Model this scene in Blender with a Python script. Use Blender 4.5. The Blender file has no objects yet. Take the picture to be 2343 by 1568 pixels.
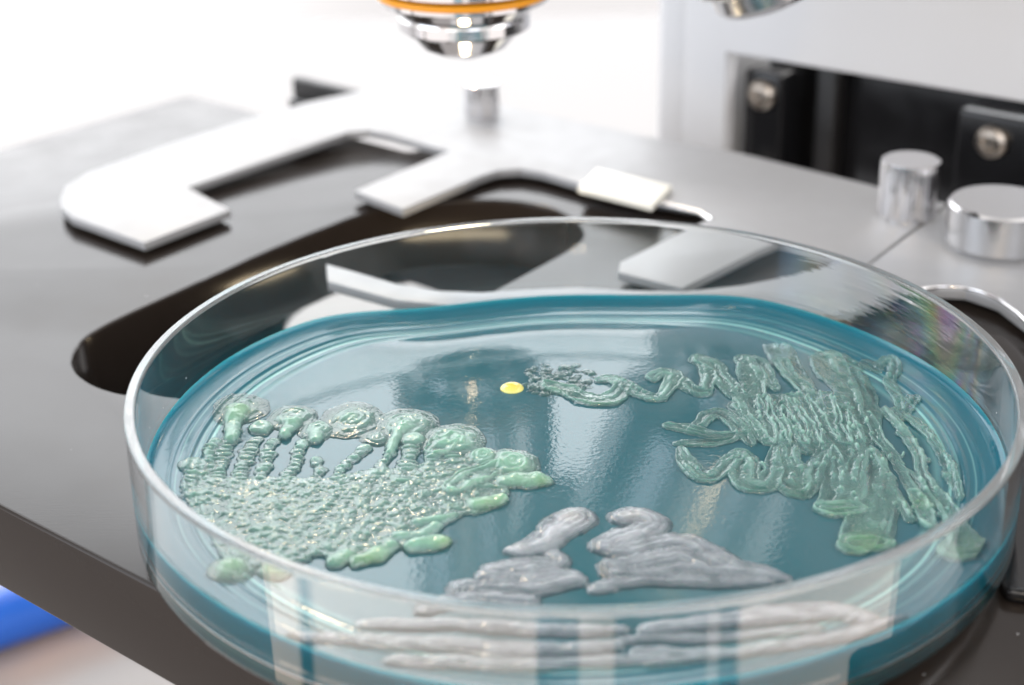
import bpy, bmesh, math, random
import numpy as np
from mathutils import Vector, Matrix

# ------------------------------------------------------------------ setup (1 unit = 1 cm)
sc = bpy.context.scene
sc.unit_settings.system = 'METRIC'
sc.unit_settings.scale_length = 0.01
sc.render.engine = 'CYCLES'
cy = sc.cycles
cy.use_denoising = True
cy.max_bounces = 14; cy.transmission_bounces = 12; cy.glossy_bounces = 6; cy.diffuse_bounces = 3
cy.transparent_max_bounces = 12
cy.caustics_reflective = True; cy.caustics_refractive = True
cy.blur_glossy = 0.3
cy.sample_clamp_indirect = 12
vs = sc.view_settings
vs.view_transform = 'Standard'; vs.look = 'None'; vs.gamma = 1.0; vs.exposure = 0.0
vs.use_curve_mapping = False
sc.render.film_transparent = False

FPX, PITCH, ROLL = 3923.26, 0.42370, -0.01670
CAM = np.array([-0.6107, -15.8507, 8.7664])
_f = np.array([0, math.cos(PITCH), -math.sin(PITCH)]); _r = np.array([1, 0, 0.]); _u = np.cross(_r, _f)
_c, _s = math.cos(ROLL), math.sin(ROLL)
MR, MU, MF = _c * _r + _s * _u, -_s * _r + _c * _u, _f

cam = bpy.data.objects.new('camera', bpy.data.cameras.new('camera'))
sc.collection.objects.link(cam)
m3 = Matrix((MR, MU, -MF)).transposed()
cam.matrix_world = Matrix.Translation(Vector(CAM)) @ m3.to_4x4()
cam.data.sensor_width = 36.0
cam.data.lens = 36.0 * FPX / 2342.0
cam.data.clip_start = 0.5; cam.data.clip_end = 2000
cam.data.dof.use_dof = True
cam.data.dof.focus_distance = 18.2
cam.data.dof.aperture_fstop = 0.24
sc.camera = cam

# ------------------------------------------------------------------ world: a bright room, window front left
world = bpy.data.worlds.new('World'); sc.world = world; world.use_nodes = True
wn = world.node_tree; wn.nodes.clear()
def wmath(op, a, b=None, c=None):
    n = wn.nodes.new('ShaderNodeMath'); n.operation = op
    for i, v in enumerate((a, b, c)):
        if v is None: continue
        if isinstance(v, (int, float)): n.inputs[i].default_value = v
        else: wn.links.new(v, n.inputs[i])
    return n.outputs[0]
tc = wn.nodes.new('ShaderNodeTexCoord'); sx = wn.nodes.new('ShaderNodeSeparateXYZ')
wn.links.new(tc.outputs['Generated'], sx.inputs[0])
AZ = wmath('MULTIPLY', wmath('ARCTAN2', sx.outputs[0], sx.outputs[1]), 180 / math.pi)     # 0 = ahead, + right
EL = wmath('MULTIPLY', wmath('ARCSINE', sx.outputs[2]), 180 / math.pi)
def ramp(v, a, b):
    n = wn.nodes.new('ShaderNodeMapRange'); n.interpolation_type = 'SMOOTHSTEP'
    wn.links.new(v, n.inputs['Value']); n.inputs['From Min'].default_value = a; n.inputs['From Max'].default_value = b
    return n.outputs[0]
def band(v, a, b, s):
    return wmath('MULTIPLY', ramp(v, a - s, a + s), wmath('SUBTRACT', 1.0, ramp(v, b - s, b + s)))
_acc = None
def light_box(az0, az1, e0, e1, col, sa=4, se=4, wrap=False):
    """adds a soft edged patch of room light seen between two azimuths and two elevations"""
    global _acc
    az = AZ
    if wrap: az = wmath('ADD', AZ, wmath('MULTIPLY', wmath('LESS_THAN', AZ, 0.0), 360.0))
    m = wmath('MULTIPLY', band(az, az0, az1, sa), band(EL, e0, e1, se))
    v = wn.nodes.new('ShaderNodeVectorMath'); v.operation = 'SCALE'
    v.inputs[0].default_value = col; wn.links.new(m, v.inputs['Scale'])
    if _acc is None: _acc = v.outputs[0]
    else:
        a = wn.nodes.new('ShaderNodeVectorMath'); a.operation = 'ADD'
        wn.links.new(_acc, a.inputs[0]); wn.links.new(v.outputs[0], a.inputs[1]); _acc = a.outputs[0]
light_box(-400, 400, -95, 95, (0.30, 0.30, 0.31))                        # room
light_box(-75, 45, -40, 4, (0.62, 0.585, 0.57), 12, 3)                     # bright table and wall ahead
light_box(-75, -12, -40, 4, (0.9, 0.92, 0.95), 9, 3)
light_box(-70, 24, 3, 42, (2.75, 2.8, 2.88), 9, 4)                         # window wall
light_box(-70, 14, 23, 42, (3.0, 3.1, 3.2), 7, 9)
light_box(80, 280, 12, 70, (1.1, 1.05, 1.0), 10, 8, True)
light_box(24, 80, 3, 20, (3.6, 3.6, 3.6), 9, 4)
light_box(24, 80, 20, 50, (2.3, 2.2, 2.1), 9, 6)
light_box(-130, -92, -5, 42, (2.6, 2.9, 3.3), 3, 4)                       # second window at the left
light_box(60, 120, 4, 50, (2.4, 2.4, 2.4), 8, 6)                          # light from the right of the stand
for a0, a1, k in ((70, 141, 1.0), (172, 180.6, .8), (191, 250, 1.0), (254, 272, 1.4)):   # pale sunlit desk round the photographer
    light_box(a0, a1, -64, -20, (2.5 * k, 1.90 * k, 1.52 * k), 1.2, 2, True)
    light_box(a0, a1, -20, 4, (1.15 * k, 1.05 * k, 1.0 * k), 1.2, 2, True)
light_box(146, 149, -64, -6, (1.2, 1.0, .9), .8, 4, True)
light_box(183, 189, -24, 6, (.10, .38, .50), .8, 4, True)
light_box(150, 172, 6, 40, (1.8, 1.9, 2.1), 2, 4, True)
light_box(190, 214, 6, 40, (1.6, 1.5, 1.4), 2, 4, True)
bgn = wn.nodes.new('ShaderNodeBackground'); wo = wn.nodes.new('ShaderNodeOutputWorld')
wn.links.new(_acc, bgn.inputs['Color']); bgn.inputs['Strength'].default_value = 1.0
wn.links.new(bgn.outputs[0], wo.inputs[0])
world.cycles.sampling_method = 'MANUAL'; world.cycles.sample_map_resolution = 1024

# warm desk lamp, high behind the photographer's left shoulder
ld = bpy.data.lights.new('warm_lamp', 'AREA'); ld.shape = 'RECTANGLE'; ld.size = 3.2; ld.size_y = 2.0
ld.energy = 2600; ld.color = (1.0, 0.72, 0.42)
lo = bpy.data.objects.new('warm_lamp', ld); sc.collection.objects.link(lo)
lo.location = (-9, 34, 30)
lo.rotation_euler = (Vector((0, 0, 0)) - lo.location).to_track_quat('-Z', 'Y').to_euler()

l2 = bpy.data.lights.new('desk_lamp_light', 'AREA'); l2.shape = 'RECTANGLE'; l2.size = 6.0; l2.size_y = 5.0
l2.energy = 6500; l2.color = (1.0, 0.76, 0.48)
o2 = bpy.data.objects.new('desk_lamp_light', l2); sc.collection.objects.link(o2)
o2.location = (-4.5, -62, 36)
o2.rotation_euler = (Vector((0, 0, 0)) - o2.location).to_track_quat('-Z', 'Y').to_euler()

# ------------------------------------------------------------------ helpers
def up(x, y, z):
    """where the sight line of a point of the 2342 px wide photograph meets the level z"""
    d = (x - 1171) / FPX * MR - (y - 784) / FPX * MU + MF
    return CAM + (z - CAM[2]) / d[2] * d
TH = 0.8663
DA = np.array([math.cos(TH), math.sin(TH), 0]); DB = np.array([-math.sin(TH), math.cos(TH), 0])
def onplane(x, y, a):
    """same, with the upright plane a = const of the stand; returns (b, z)"""
    d = (x - 1171) / FPX * MR - (y - 784) / FPX * MU + MF
    P = CAM + (a - CAM @ DA) / (d @ DA) * d
    return P @ DB, P[2]
def AB(a, b, z=0.0): return Vector(a * DA + b * DB + np.array([0, 0, z]))
C = sc.collection
def tag(o, label=None, cat=None, group=None, kind=None):
    if label: o['label'] = label
    if cat: o['category'] = cat
    if group: o['group'] = group
    if kind: o['kind'] = kind
    return o
def link(name, me, m, parent=None, smooth=True):
    me.name = name
    o = bpy.data.objects.new(name, me); C.objects.link(o)
    if m is not None: me.materials.clear(); me.materials.append(m)
    if smooth:
        me.polygons.foreach_set('use_smooth', [True] * len(me.polygons))
    if parent is not None: o.parent = parent
    return o
def empty(name, loc=(0, 0, 0)):
    o = bpy.data.objects.new(name, None); C.objects.link(o); o.location = loc; o.empty_display_size = 0.3
    return o
def adopt(o, root):
    o.parent = root; o.matrix_parent_inverse = Matrix.Translation(-root.location)
    return o
def flat_shade(me, ang=35):
    me.set_sharp_from_angle(angle=math.radians(ang))

def smooth_loop(pts, n=1):
    """Chaikin corner cutting on a closed loop"""
    for _ in range(n):
        q = []
        for i in range(len(pts)):
            a, b = np.array(pts[i]), np.array(pts[(i + 1) % len(pts)])
            q += [a * .78 + b * .22, a * .22 + b * .78]
        pts = q
    return pts
def round_loop(pts, r):
    """fillet every corner of a closed 2-D loop; r is one radius or one per corner"""
    out = []; n = len(pts)
    for i in range(n):
        p0, p, p1 = (np.array(pts[k % n], float) for k in (i - 1, i, i + 1))
        rr = r[i] if isinstance(r, (list, tuple)) else r
        u = p0 - p; v = p1 - p; lu, lv = np.linalg.norm(u), np.linalg.norm(v)
        k = min(rr, lu * .45, lv * .45)
        if k < 1e-4: out.append(p); continue
        a = p + u / lu * k; b = p + v / lv * k
        for t in np.linspace(0, 1, 7): out.append((1 - t) ** 2 * a + 2 * t * (1 - t) * p + t * t * b)
    return out
def plate(name, loops, z0, z1, m, parent=None, bev=0.012):
    """a level plate between z0 and z1 from closed xy loops (later loops are holes)"""
    cu = bpy.data.curves.new(name, 'CURVE'); cu.dimensions = '2D'; cu.fill_mode = 'BOTH'
    for L in loops:
        s = cu.splines.new('POLY'); s.points.add(len(L) - 1)
        for i, p in enumerate(L): s.points[i].co = (p[0], p[1], 0, 1)
        s.use_cyclic_u = True
    cu.extrude = (z1 - z0) / 2 - bev; cu.bevel_depth = bev; cu.bevel_resolution = 2; cu.offset = -bev
    t = bpy.data.objects.new('tmp', cu); C.objects.link(t)
    dg = bpy.context.evaluated_depsgraph_get(); dg.update()
    me = bpy.data.meshes.new_from_object(t.evaluated_get(dg))
    bpy.data.objects.remove(t); bpy.data.curves.remove(cu)
    for v in me.vertices: v.co.z += (z0 + z1) / 2
    bm = bmesh.new(); bm.from_mesh(me)
    bmesh.ops.remove_doubles(bm, verts=bm.verts, dist=1e-5)
    bmesh.ops.recalc_face_normals(bm, faces=bm.faces)
    bm.to_mesh(me); bm.free()
    o = link(name, me, m, parent); flat_shade(me, 30)
    return o
def px_loop(pts, z): return [up(x, y, z)[:2] for x, y in pts]
def lathe(name, prof, m, parent=None, seg=128, origin=(0, 0, 0), rot=None, closed=False, sharp=30, knurl=None):
    bm = bmesh.new(); rings = []
    for (r, z) in prof:
        if r < 1e-6: rings.append([bm.verts.new((0, 0, z))]); continue
        ring = []
        for i in range(seg):
            a = 2 * math.pi * i / seg; rr = r
            if knurl and knurl[0] <= z <= knurl[1]: rr = r - knurl[2] * (0.5 + 0.5 * math.cos(i * math.pi)) 
            ring.append(bm.verts.new((rr * math.cos(a), rr * math.sin(a), z)))
        rings.append(ring)
    pairs = list(zip(rings[:-1], rings[1:]))
    if closed: pairs.append((rings[-1], rings[0]))
    for A, B in pairs:
        if len(A) == 1 and len(B) == 1: continue
        for i in range(seg):
            j = (i + 1) % seg
            if len(A) == 1: bm.faces.new((A[0], B[j], B[i]))
            elif len(B) == 1: bm.faces.new((A[i], A[j], B[0]))
            else: bm.faces.new((A[i], A[j], B[j], B[i]))
    bmesh.ops.recalc_face_normals(bm, faces=bm.faces)
    me = bpy.data.meshes.new(name); bm.to_mesh(me); bm.free()
    M = Matrix.Translation(Vector(origin)) @ (rot.to_4x4() if rot is not None else Matrix.Identity(4))
    me.transform(M)
    o = link(name, me, m, parent); flat_shade(me, sharp)
    return o
def boxm(name, c, ax, half, m, parent=None, bev=0.05, seg=3):
    """box with centre c, axes ax (3 vectors) and half sizes"""
    bm = bmesh.new(); bmesh.ops.create_cube(bm, size=2.0)
    for v in bm.verts:
        v.co = Vector((v.co.x * half[0], v.co.y * half[1], v.co.z * half[2]))
    if bev: bmesh.ops.bevel(bm, geom=list(bm.edges), offset=bev, segments=seg, profile=0.5, affect='EDGES')
    R = Matrix([Vector(a) for a in ax]).transposed()
    for v in bm.verts: v.co = R @ v.co
    bmesh.ops.recalc_face_normals(bm, faces=bm.faces)
    me = bpy.data.meshes.new(name); bm.to_mesh(me); bm.free()
    o = link(name, me, m, parent); flat_shade(me, 30); o.location = Vector(c)
    return o
def tube(name, pts, r, m, parent=None, seg=12):
    cu = bpy.data.curves.new(name, 'CURVE'); cu.dimensions = '3D'
    s = cu.splines.new('POLY'); s.points.add(len(pts) - 1)
    for i, p in enumerate(pts): s.points[i].co = (*p, 1)
    cu.bevel_depth = r; cu.bevel_resolution = seg; cu.use_fill_caps = True
    t = bpy.data.objects.new('tmp', cu); C.objects.link(t)
    dg = bpy.context.evaluated_depsgraph_get(); dg.update()
    me = bpy.data.meshes.new_from_object(t.evaluated_get(dg))
    bpy.data.objects.remove(t); bpy.data.curves.remove(cu)
    return link(name, me, m, parent)

# ------------------------------------------------------------------ materials
def mat(name):
    m = bpy.data.materials.new(name); m.use_nodes = True
    nt = m.node_tree; b = nt.nodes['Principled BSDF']
    return m, nt, b
def nnode(nt, t, **kw):
    n = nt.nodes.new(t)
    for k, v in kw.items():
        if k in n.inputs: n.inputs[k].default_value = v
        else: setattr(n, k, v)
    return n
def add_bump(nt, b, scale, strength, dist=0.01, detail=4, stretch=None, coord='Object', hgt=None):
    t = nt.nodes.new('ShaderNodeTexCoord'); n = nnode(nt, 'ShaderNodeTexNoise', Scale=scale, Detail=detail)
    src = t.outputs[coord]
    if stretch:
        mp = nt.nodes.new('ShaderNodeMapping'); mp.inputs['Scale'].default_value = stretch[0]
        mp.inputs['Rotation'].default_value = stretch[1]
        nt.links.new(src, mp.inputs[0]); src = mp.outputs[0]
    nt.links.new(src, n.inputs['Vector'])
    bp = nnode(nt, 'ShaderNodeBump', Strength=strength, Distance=dist)
    nt.links.new(n.outputs['Fac'], bp.inputs['Height']); nt.links.new(bp.outputs[0], b.inputs['Normal'])
    return n, bp
def rough_var(nt, b, scale, lo_, hi_, stretch=None):
    t = nt.nodes.new('ShaderNodeTexCoord'); n = nnode(nt, 'ShaderNodeTexNoise', Scale=scale, Detail=5)
    src = t.outputs['Object']
    if stretch:
        mp = nt.nodes.new('ShaderNodeMapping'); mp.inputs['Scale'].default_value = stretch
        nt.links.new(src, mp.inputs[0]); src = mp.outputs[0]
    nt.links.new(src, n.inputs['Vector'])
    r = nnode(nt, 'ShaderNodeMapRange'); r.inputs['From Min'].default_value = .3; r.inputs['From Max'].default_value = .7
    r.inputs['To Min'].default_value = lo_; r.inputs['To Max'].default_value = hi_
    nt.links.new(n.outputs['Fac'], r.inputs['Value']); nt.links.new(r.outputs[0], b.inputs['Roughness'])

M = {}
# glossy black anodised stage, faint hairline scratches
m, nt, b = mat('black_stage'); M['stage'] = m
b.inputs['Base Color'].default_value = (0.020, 0.0155, 0.013, 1); b.inputs['IOR'].default_value = 1.30
add_bump(nt, b, 3.0, 0.05, 0.01, 6, ((1, 14, 1), (0, 0, 0.5)))
rough_var(nt, b, 1.2, 0.13, 0.20)
def dust(nt, b, scale, col, size=.045, keep=.90):
    t = nt.nodes.new('ShaderNodeTexCoord'); v = nnode(nt, 'ShaderNodeTexVoronoi', Scale=scale); nt.links.new(t.outputs['Object'], v.inputs['Vector'])
    sp = nt.nodes.new('ShaderNodeSeparateColor'); nt.links.new(v.outputs['Color'], sp.inputs[0])
    a = nnode(nt, 'ShaderNodeMath', operation='LESS_THAN'); nt.links.new(v.outputs['Distance'], a.inputs[0]); a.inputs[1].default_value = size
    c = nnode(nt, 'ShaderNodeMath', operation='GREATER_THAN'); nt.links.new(sp.outputs[0], c.inputs[0]); c.inputs[1].default_value = keep
    d = nnode(nt, 'ShaderNodeMath', operation='MULTIPLY'); nt.links.new(a.outputs[0], d.inputs[0]); nt.links.new(c.outputs[0], d.inputs[1])
    mx = nnode(nt, 'ShaderNodeMix', data_type='RGBA'); mx.inputs[6].default_value = b.inputs['Base Color'].default_value; mx.inputs[7].default_value = col
    nt.links.new(d.outputs[0], mx.inputs[0]); nt.links.new(mx.outputs[2], b.inputs['Base Color'])
dust(nt, b, 5, (.5, .5, .5, 1))
# dark underside
m, nt, b = mat('matte_black'); M['black'] = m
b.inputs['Base Color'].default_value = (0.012, 0.011, 0.011, 1); rough_var(nt, b, 2, 0.35, 0.5)
m, nt, b = mat('gloss_black'); M['gblack'] = m
b.inputs['Base Color'].default_value = (0.008, 0.008, 0.009, 1); rough_var(nt, b, 1.5, 0.12, 0.22)
# satin anodised aluminium
m, nt, b = mat('satin_aluminium'); M['alu'] = m
b.inputs['Base Color'].default_value = (0.33, 0.333, 0.342, 1); b.inputs['Metallic'].default_value = 0.3
add_bump(nt, b, 60, 0.06, 0.004, 3); rough_var(nt, b, 2.5, 0.44, 0.52)
# milled dull edges of the holder
m, nt, b = mat('chrome'); M['chrome'] = m
b.inputs['Base Color'].default_value = (0.72, 0.71, 0.72, 1); b.inputs['Metallic'].default_value = 1.0
rough_var(nt, b, 4, 0.07, 0.14)
m, nt, b = mat('knurled_steel'); M['steel'] = m
b.inputs['Base Color'].default_value = (0.66, 0.66, 0.67, 1); b.inputs['Metallic'].default_value = 1.0
rough_var(nt, b, 4, 0.16, 0.26)
m, nt, b = mat('yellow_enamel'); M['yellow'] = m
b.inputs['Base Color'].default_value = (0.72, 0.28, 0.008, 1); rough_var(nt, b, 4, 0.3, 0.4)
m, nt, b = mat('grey_paint'); M['paint'] = m
b.inputs['Base Color'].default_value = (0.58, 0.58, 0.59, 1); add_bump(nt, b, 30, 0.05, 0.004); rough_var(nt, b, 3, 0.4, 0.5)
m, nt, b = mat('cream_plastic'); M['cream'] = m
b.inputs['Base Color'].default_value = (0.78, 0.76, 0.68, 1); rough_var(nt, b, 3, 0.35, 0.45)
m, nt, b = mat('brass_screw'); M['brass'] = m
b.inputs['Base Color'].default_value = (0.50, 0.44, 0.38, 1); b.inputs['Metallic'].default_value = 1.0; rough_var(nt, b, 9, 0.2, 0.4)
m, nt, b = mat('blue_plastic'); M['blue'] = m
b.inputs['Base Color'].default_value = (0.02, 0.13, 0.60, 1); rough_var(nt, b, 3, 0.3, 0.4)
m, nt, b = mat('lamp_glass'); M['lamp'] = m
b.inputs['Emission Color'].default_value = (1.0, 0.80, 0.52, 1); b.inputs['Emission Strength'].default_value = 30
m, nt, b = mat('front_lens'); M['lens'] = m
b.inputs['Base Color'].default_value = (0.01, 0.012, 0.02, 1); rough_var(nt, b, 3, 0.03, 0.06)
# beige table
m, nt, b = mat('table_laminate'); M['table'] = m
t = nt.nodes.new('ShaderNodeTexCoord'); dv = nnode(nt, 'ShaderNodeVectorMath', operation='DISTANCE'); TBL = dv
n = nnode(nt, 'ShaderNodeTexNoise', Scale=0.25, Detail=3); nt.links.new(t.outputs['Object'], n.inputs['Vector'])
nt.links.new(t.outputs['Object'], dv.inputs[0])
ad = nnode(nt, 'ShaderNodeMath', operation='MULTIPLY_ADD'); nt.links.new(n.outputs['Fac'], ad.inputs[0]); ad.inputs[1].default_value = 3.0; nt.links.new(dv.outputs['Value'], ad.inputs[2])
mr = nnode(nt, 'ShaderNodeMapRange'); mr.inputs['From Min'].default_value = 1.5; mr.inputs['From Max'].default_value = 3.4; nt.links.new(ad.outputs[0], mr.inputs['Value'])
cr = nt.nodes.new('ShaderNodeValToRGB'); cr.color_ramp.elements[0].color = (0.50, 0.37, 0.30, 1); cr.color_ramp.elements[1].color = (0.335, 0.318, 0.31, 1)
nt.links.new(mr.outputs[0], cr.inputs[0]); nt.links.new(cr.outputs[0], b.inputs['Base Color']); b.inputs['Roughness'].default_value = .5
# clear polystyrene
m, nt, b = mat('clear_plastic'); M['glass'] = m
b.inputs['Base Color'].default_value = (0.97, 0.99, 0.99, 1); b.inputs['Transmission Weight'].default_value = 1.0
b.inputs['IOR'].default_value = 1.5; b.inputs['Roughness'].default_value = 0.0
t = nt.nodes.new('ShaderNodeTexCoord'); sp = nt.nodes.new('ShaderNodeSeparateXYZ'); nt.links.new(t.outputs['Object'], sp.inputs[0])
an = nnode(nt, 'ShaderNodeMath', operation='ARCTAN2'); nt.links.new(sp.outputs[1], an.inputs[0]); nt.links.new(sp.outputs[0], an.inputs[1])
m1 = nnode(nt, 'ShaderNodeMapRange', interpolation_type='SMOOTHSTEP'); m1.inputs['From Min'].default_value = 0.05; m1.inputs['From Max'].default_value = 0.35
m2 = nnode(nt, 'ShaderNodeMapRange', interpolation_type='SMOOTHSTEP'); m2.inputs['From Min'].default_value = 1.0; m2.inputs['From Max'].default_value = 0.45
nt.links.new(an.outputs[0], m1.inputs['Value']); nt.links.new(an.outputs[0], m2.inputs['Value'])
mm = nnode(nt, 'ShaderNodeMath', operation='MULTIPLY'); nt.links.new(m1.outputs[0], mm.inputs[0]); nt.links.new(m2.outputs[0], mm.inputs[1])
mp = nt.nodes.new('ShaderNodeMapping'); mp.inputs['Scale'].default_value = (.5, .5, 9); nt.links.new(t.outputs['Object'], mp.inputs[0])
fn = nnode(nt, 'ShaderNodeTexNoise', Scale=1.4, Detail=2); nt.links.new(mp.outputs[0], fn.inputs['Vector'])
fh = nnode(nt, 'ShaderNodeMath', operation='MULTIPLY'); nt.links.new(fn.outputs['Fac'], fh.inputs[0]); nt.links.new(mm.outputs[0], fh.inputs[1])
bp = nnode(nt, 'ShaderNodeBump', Strength=0.3, Distance=0.02); nt.links.new(fh.outputs[0], bp.inputs['Height']); nt.links.new(bp.outputs[0], b.inputs['Normal'])
f2 = nnode(nt, 'ShaderNodeTexNoise', Scale=0.8, Detail=0); nt.links.new(t.outputs['Object'], f2.inputs['Vector'])
tf = nnode(nt, 'ShaderNodeMath', operation='MULTIPLY_ADD'); nt.links.new(f2.outputs['Fac'], tf.inputs[0]); tf.inputs[1].default_value = 600; tf.inputs[2].default_value = 100
vo = nnode(nt, 'ShaderNodeTexVoronoi', Scale=3.5); nt.links.new(t.outputs['Object'], vo.inputs['Vector'])
sc2 = nt.nodes.new('ShaderNodeSeparateColor'); nt.links.new(vo.outputs['Color'], sc2.inputs[0])
v1 = nnode(nt, 'ShaderNodeMath', operation='LESS_THAN'); nt.links.new(vo.outputs['Distance'], v1.inputs[0]); v1.inputs[1].default_value = .035
v2 = nnode(nt, 'ShaderNodeMath', operation='GREATER_THAN'); nt.links.new(sc2.outputs[0], v2.inputs[0]); v2.inputs[1].default_value = .55
v3 = nnode(nt, 'ShaderNodeMath', operation='MULTIPLY'); nt.links.new(v1.outputs[0], v3.inputs[0]); nt.links.new(v2.outputs[0], v3.inputs[1])
v4 = nnode(nt, 'ShaderNodeMath', operation='SUBTRACT'); v4.inputs[0].default_value = 1.0; nt.links.new(v3.outputs[0], v4.inputs[1]); nt.links.new(v4.outputs[0], b.inputs['Transmission Weight'])
tg = nnode(nt, 'ShaderNodeMath', operation='MULTIPLY'); nt.links.new(tf.outputs[0], tg.inputs[0]); nt.links.new(mm.outputs[0], tg.inputs[1])
nt.links.new(tg.outputs[0], b.inputs['Thin Film Thickness']); b.inputs['Thin Film IOR'].default_value = 1.85
m, nt, b = mat('worn_rim_plastic'); M['rim'] = m
b.inputs['Base Color'].default_value = (0.96, 0.98, 0.98, 1); b.inputs['Transmission Weight'].default_value = 0.86
b.inputs['IOR'].default_value = 1.5; b.inputs['Roughness'].default_value = 0.12
# blue agar gel
m, nt, b = mat('blue_agar'); M['agar'] = m
tcn = nt.nodes.new('ShaderNodeTexCoord'); sp = nt.nodes.new('ShaderNodeSeparateXYZ'); nt.links.new(tcn.outputs['Object'], sp.inputs[0])
ln = nnode(nt, 'ShaderNodeVectorMath', operation='LENGTH'); cmb = nt.nodes.new('ShaderNodeCombineXYZ')
nt.links.new(sp.outputs[0], cmb.inputs[0]); nt.links.new(sp.outputs[1], cmb.inputs[1]); nt.links.new(cmb.outputs[0], ln.inputs[0])
nz = nnode(nt, 'ShaderNodeTexNoise', Scale=0.9, Detail=3); nt.links.new(tcn.outputs['Object'], nz.inputs['Vector'])
ma = nnode(nt, 'ShaderNodeMath', operation='MULTIPLY_ADD'); nt.links.new(nz.outputs['Fac'], ma.inputs[0]); ma.inputs[1].default_value = 0.35
nt.links.new(ln.outputs['Value'], ma.inputs[2])
mr = nnode(nt, 'ShaderNodeMapRange'); mr.inputs['From Min'].default_value = 3.4; mr.inputs['From Max'].default_value = 4.5
nt.links.new(ma.outputs[0], mr.inputs['Value'])
cr = nt.nodes.new('ShaderNodeValToRGB'); e = cr.color_ramp.elements
e[0].position = 0; e[0].color = (0.036, 0.112, 0.134, 1); e[1].position = 1; e[1].color = (0.011, 0.115, 0.158, 1)
nt.links.new(mr.outputs[0], cr.inputs[0])
# faint pale rings of light near the wall, painted into the gel colour, uneven round the disc
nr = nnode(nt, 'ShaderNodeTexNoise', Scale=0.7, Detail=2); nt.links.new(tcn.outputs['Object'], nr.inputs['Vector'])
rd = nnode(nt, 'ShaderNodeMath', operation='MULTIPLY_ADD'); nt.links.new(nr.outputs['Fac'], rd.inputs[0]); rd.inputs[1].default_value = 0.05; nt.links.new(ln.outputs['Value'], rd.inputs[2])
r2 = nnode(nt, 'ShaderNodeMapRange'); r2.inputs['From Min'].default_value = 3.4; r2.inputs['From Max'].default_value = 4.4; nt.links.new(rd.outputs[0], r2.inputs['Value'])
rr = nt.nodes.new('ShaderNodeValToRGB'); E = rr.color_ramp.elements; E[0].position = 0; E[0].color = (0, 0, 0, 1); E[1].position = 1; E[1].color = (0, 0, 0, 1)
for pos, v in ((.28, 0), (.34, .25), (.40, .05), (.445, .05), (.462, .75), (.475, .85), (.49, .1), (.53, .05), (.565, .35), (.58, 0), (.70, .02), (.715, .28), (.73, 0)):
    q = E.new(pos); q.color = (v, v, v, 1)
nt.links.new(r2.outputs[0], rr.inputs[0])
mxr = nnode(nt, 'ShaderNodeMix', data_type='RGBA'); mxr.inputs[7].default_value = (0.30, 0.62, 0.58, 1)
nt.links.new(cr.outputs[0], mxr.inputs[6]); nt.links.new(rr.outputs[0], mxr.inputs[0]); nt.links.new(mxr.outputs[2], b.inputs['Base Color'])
b.inputs['IOR'].default_value = 1.36; b.inputs['Roughness'].default_value = 0.025
b.inputs['Subsurface Weight'].default_value = 0.35; b.inputs['Subsurface Radius'].default_value = (0.1, 0.8, 1.0)
b.inputs['Subsurface Scale'].default_value = 0.35
n1 = nnode(nt, 'ShaderNodeTexNoise', Scale=20, Detail=2); nt.links.new(tcn.outputs['Object'], n1.inputs['Vector'])
n2 = nnode(nt, 'ShaderNodeTexNoise', Scale=2.2, Detail=2); nt.links.new(tcn.outputs['Object'], n2.inputs['Vector'])
mx = nnode(nt, 'ShaderNodeMath', operation='MULTIPLY'); nt.links.new(n1.outputs['Fac'], mx.inputs[0]); nt.links.new(n2.outputs['Fac'], mx.inputs[1])
bp = nnode(nt, 'ShaderNodeBump', Strength=0.45, Distance=0.005); nt.links.new(mx.outputs[0], bp.inputs['Height']); nt.links.new(bp.outputs[0], b.inputs['Normal'])

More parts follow.
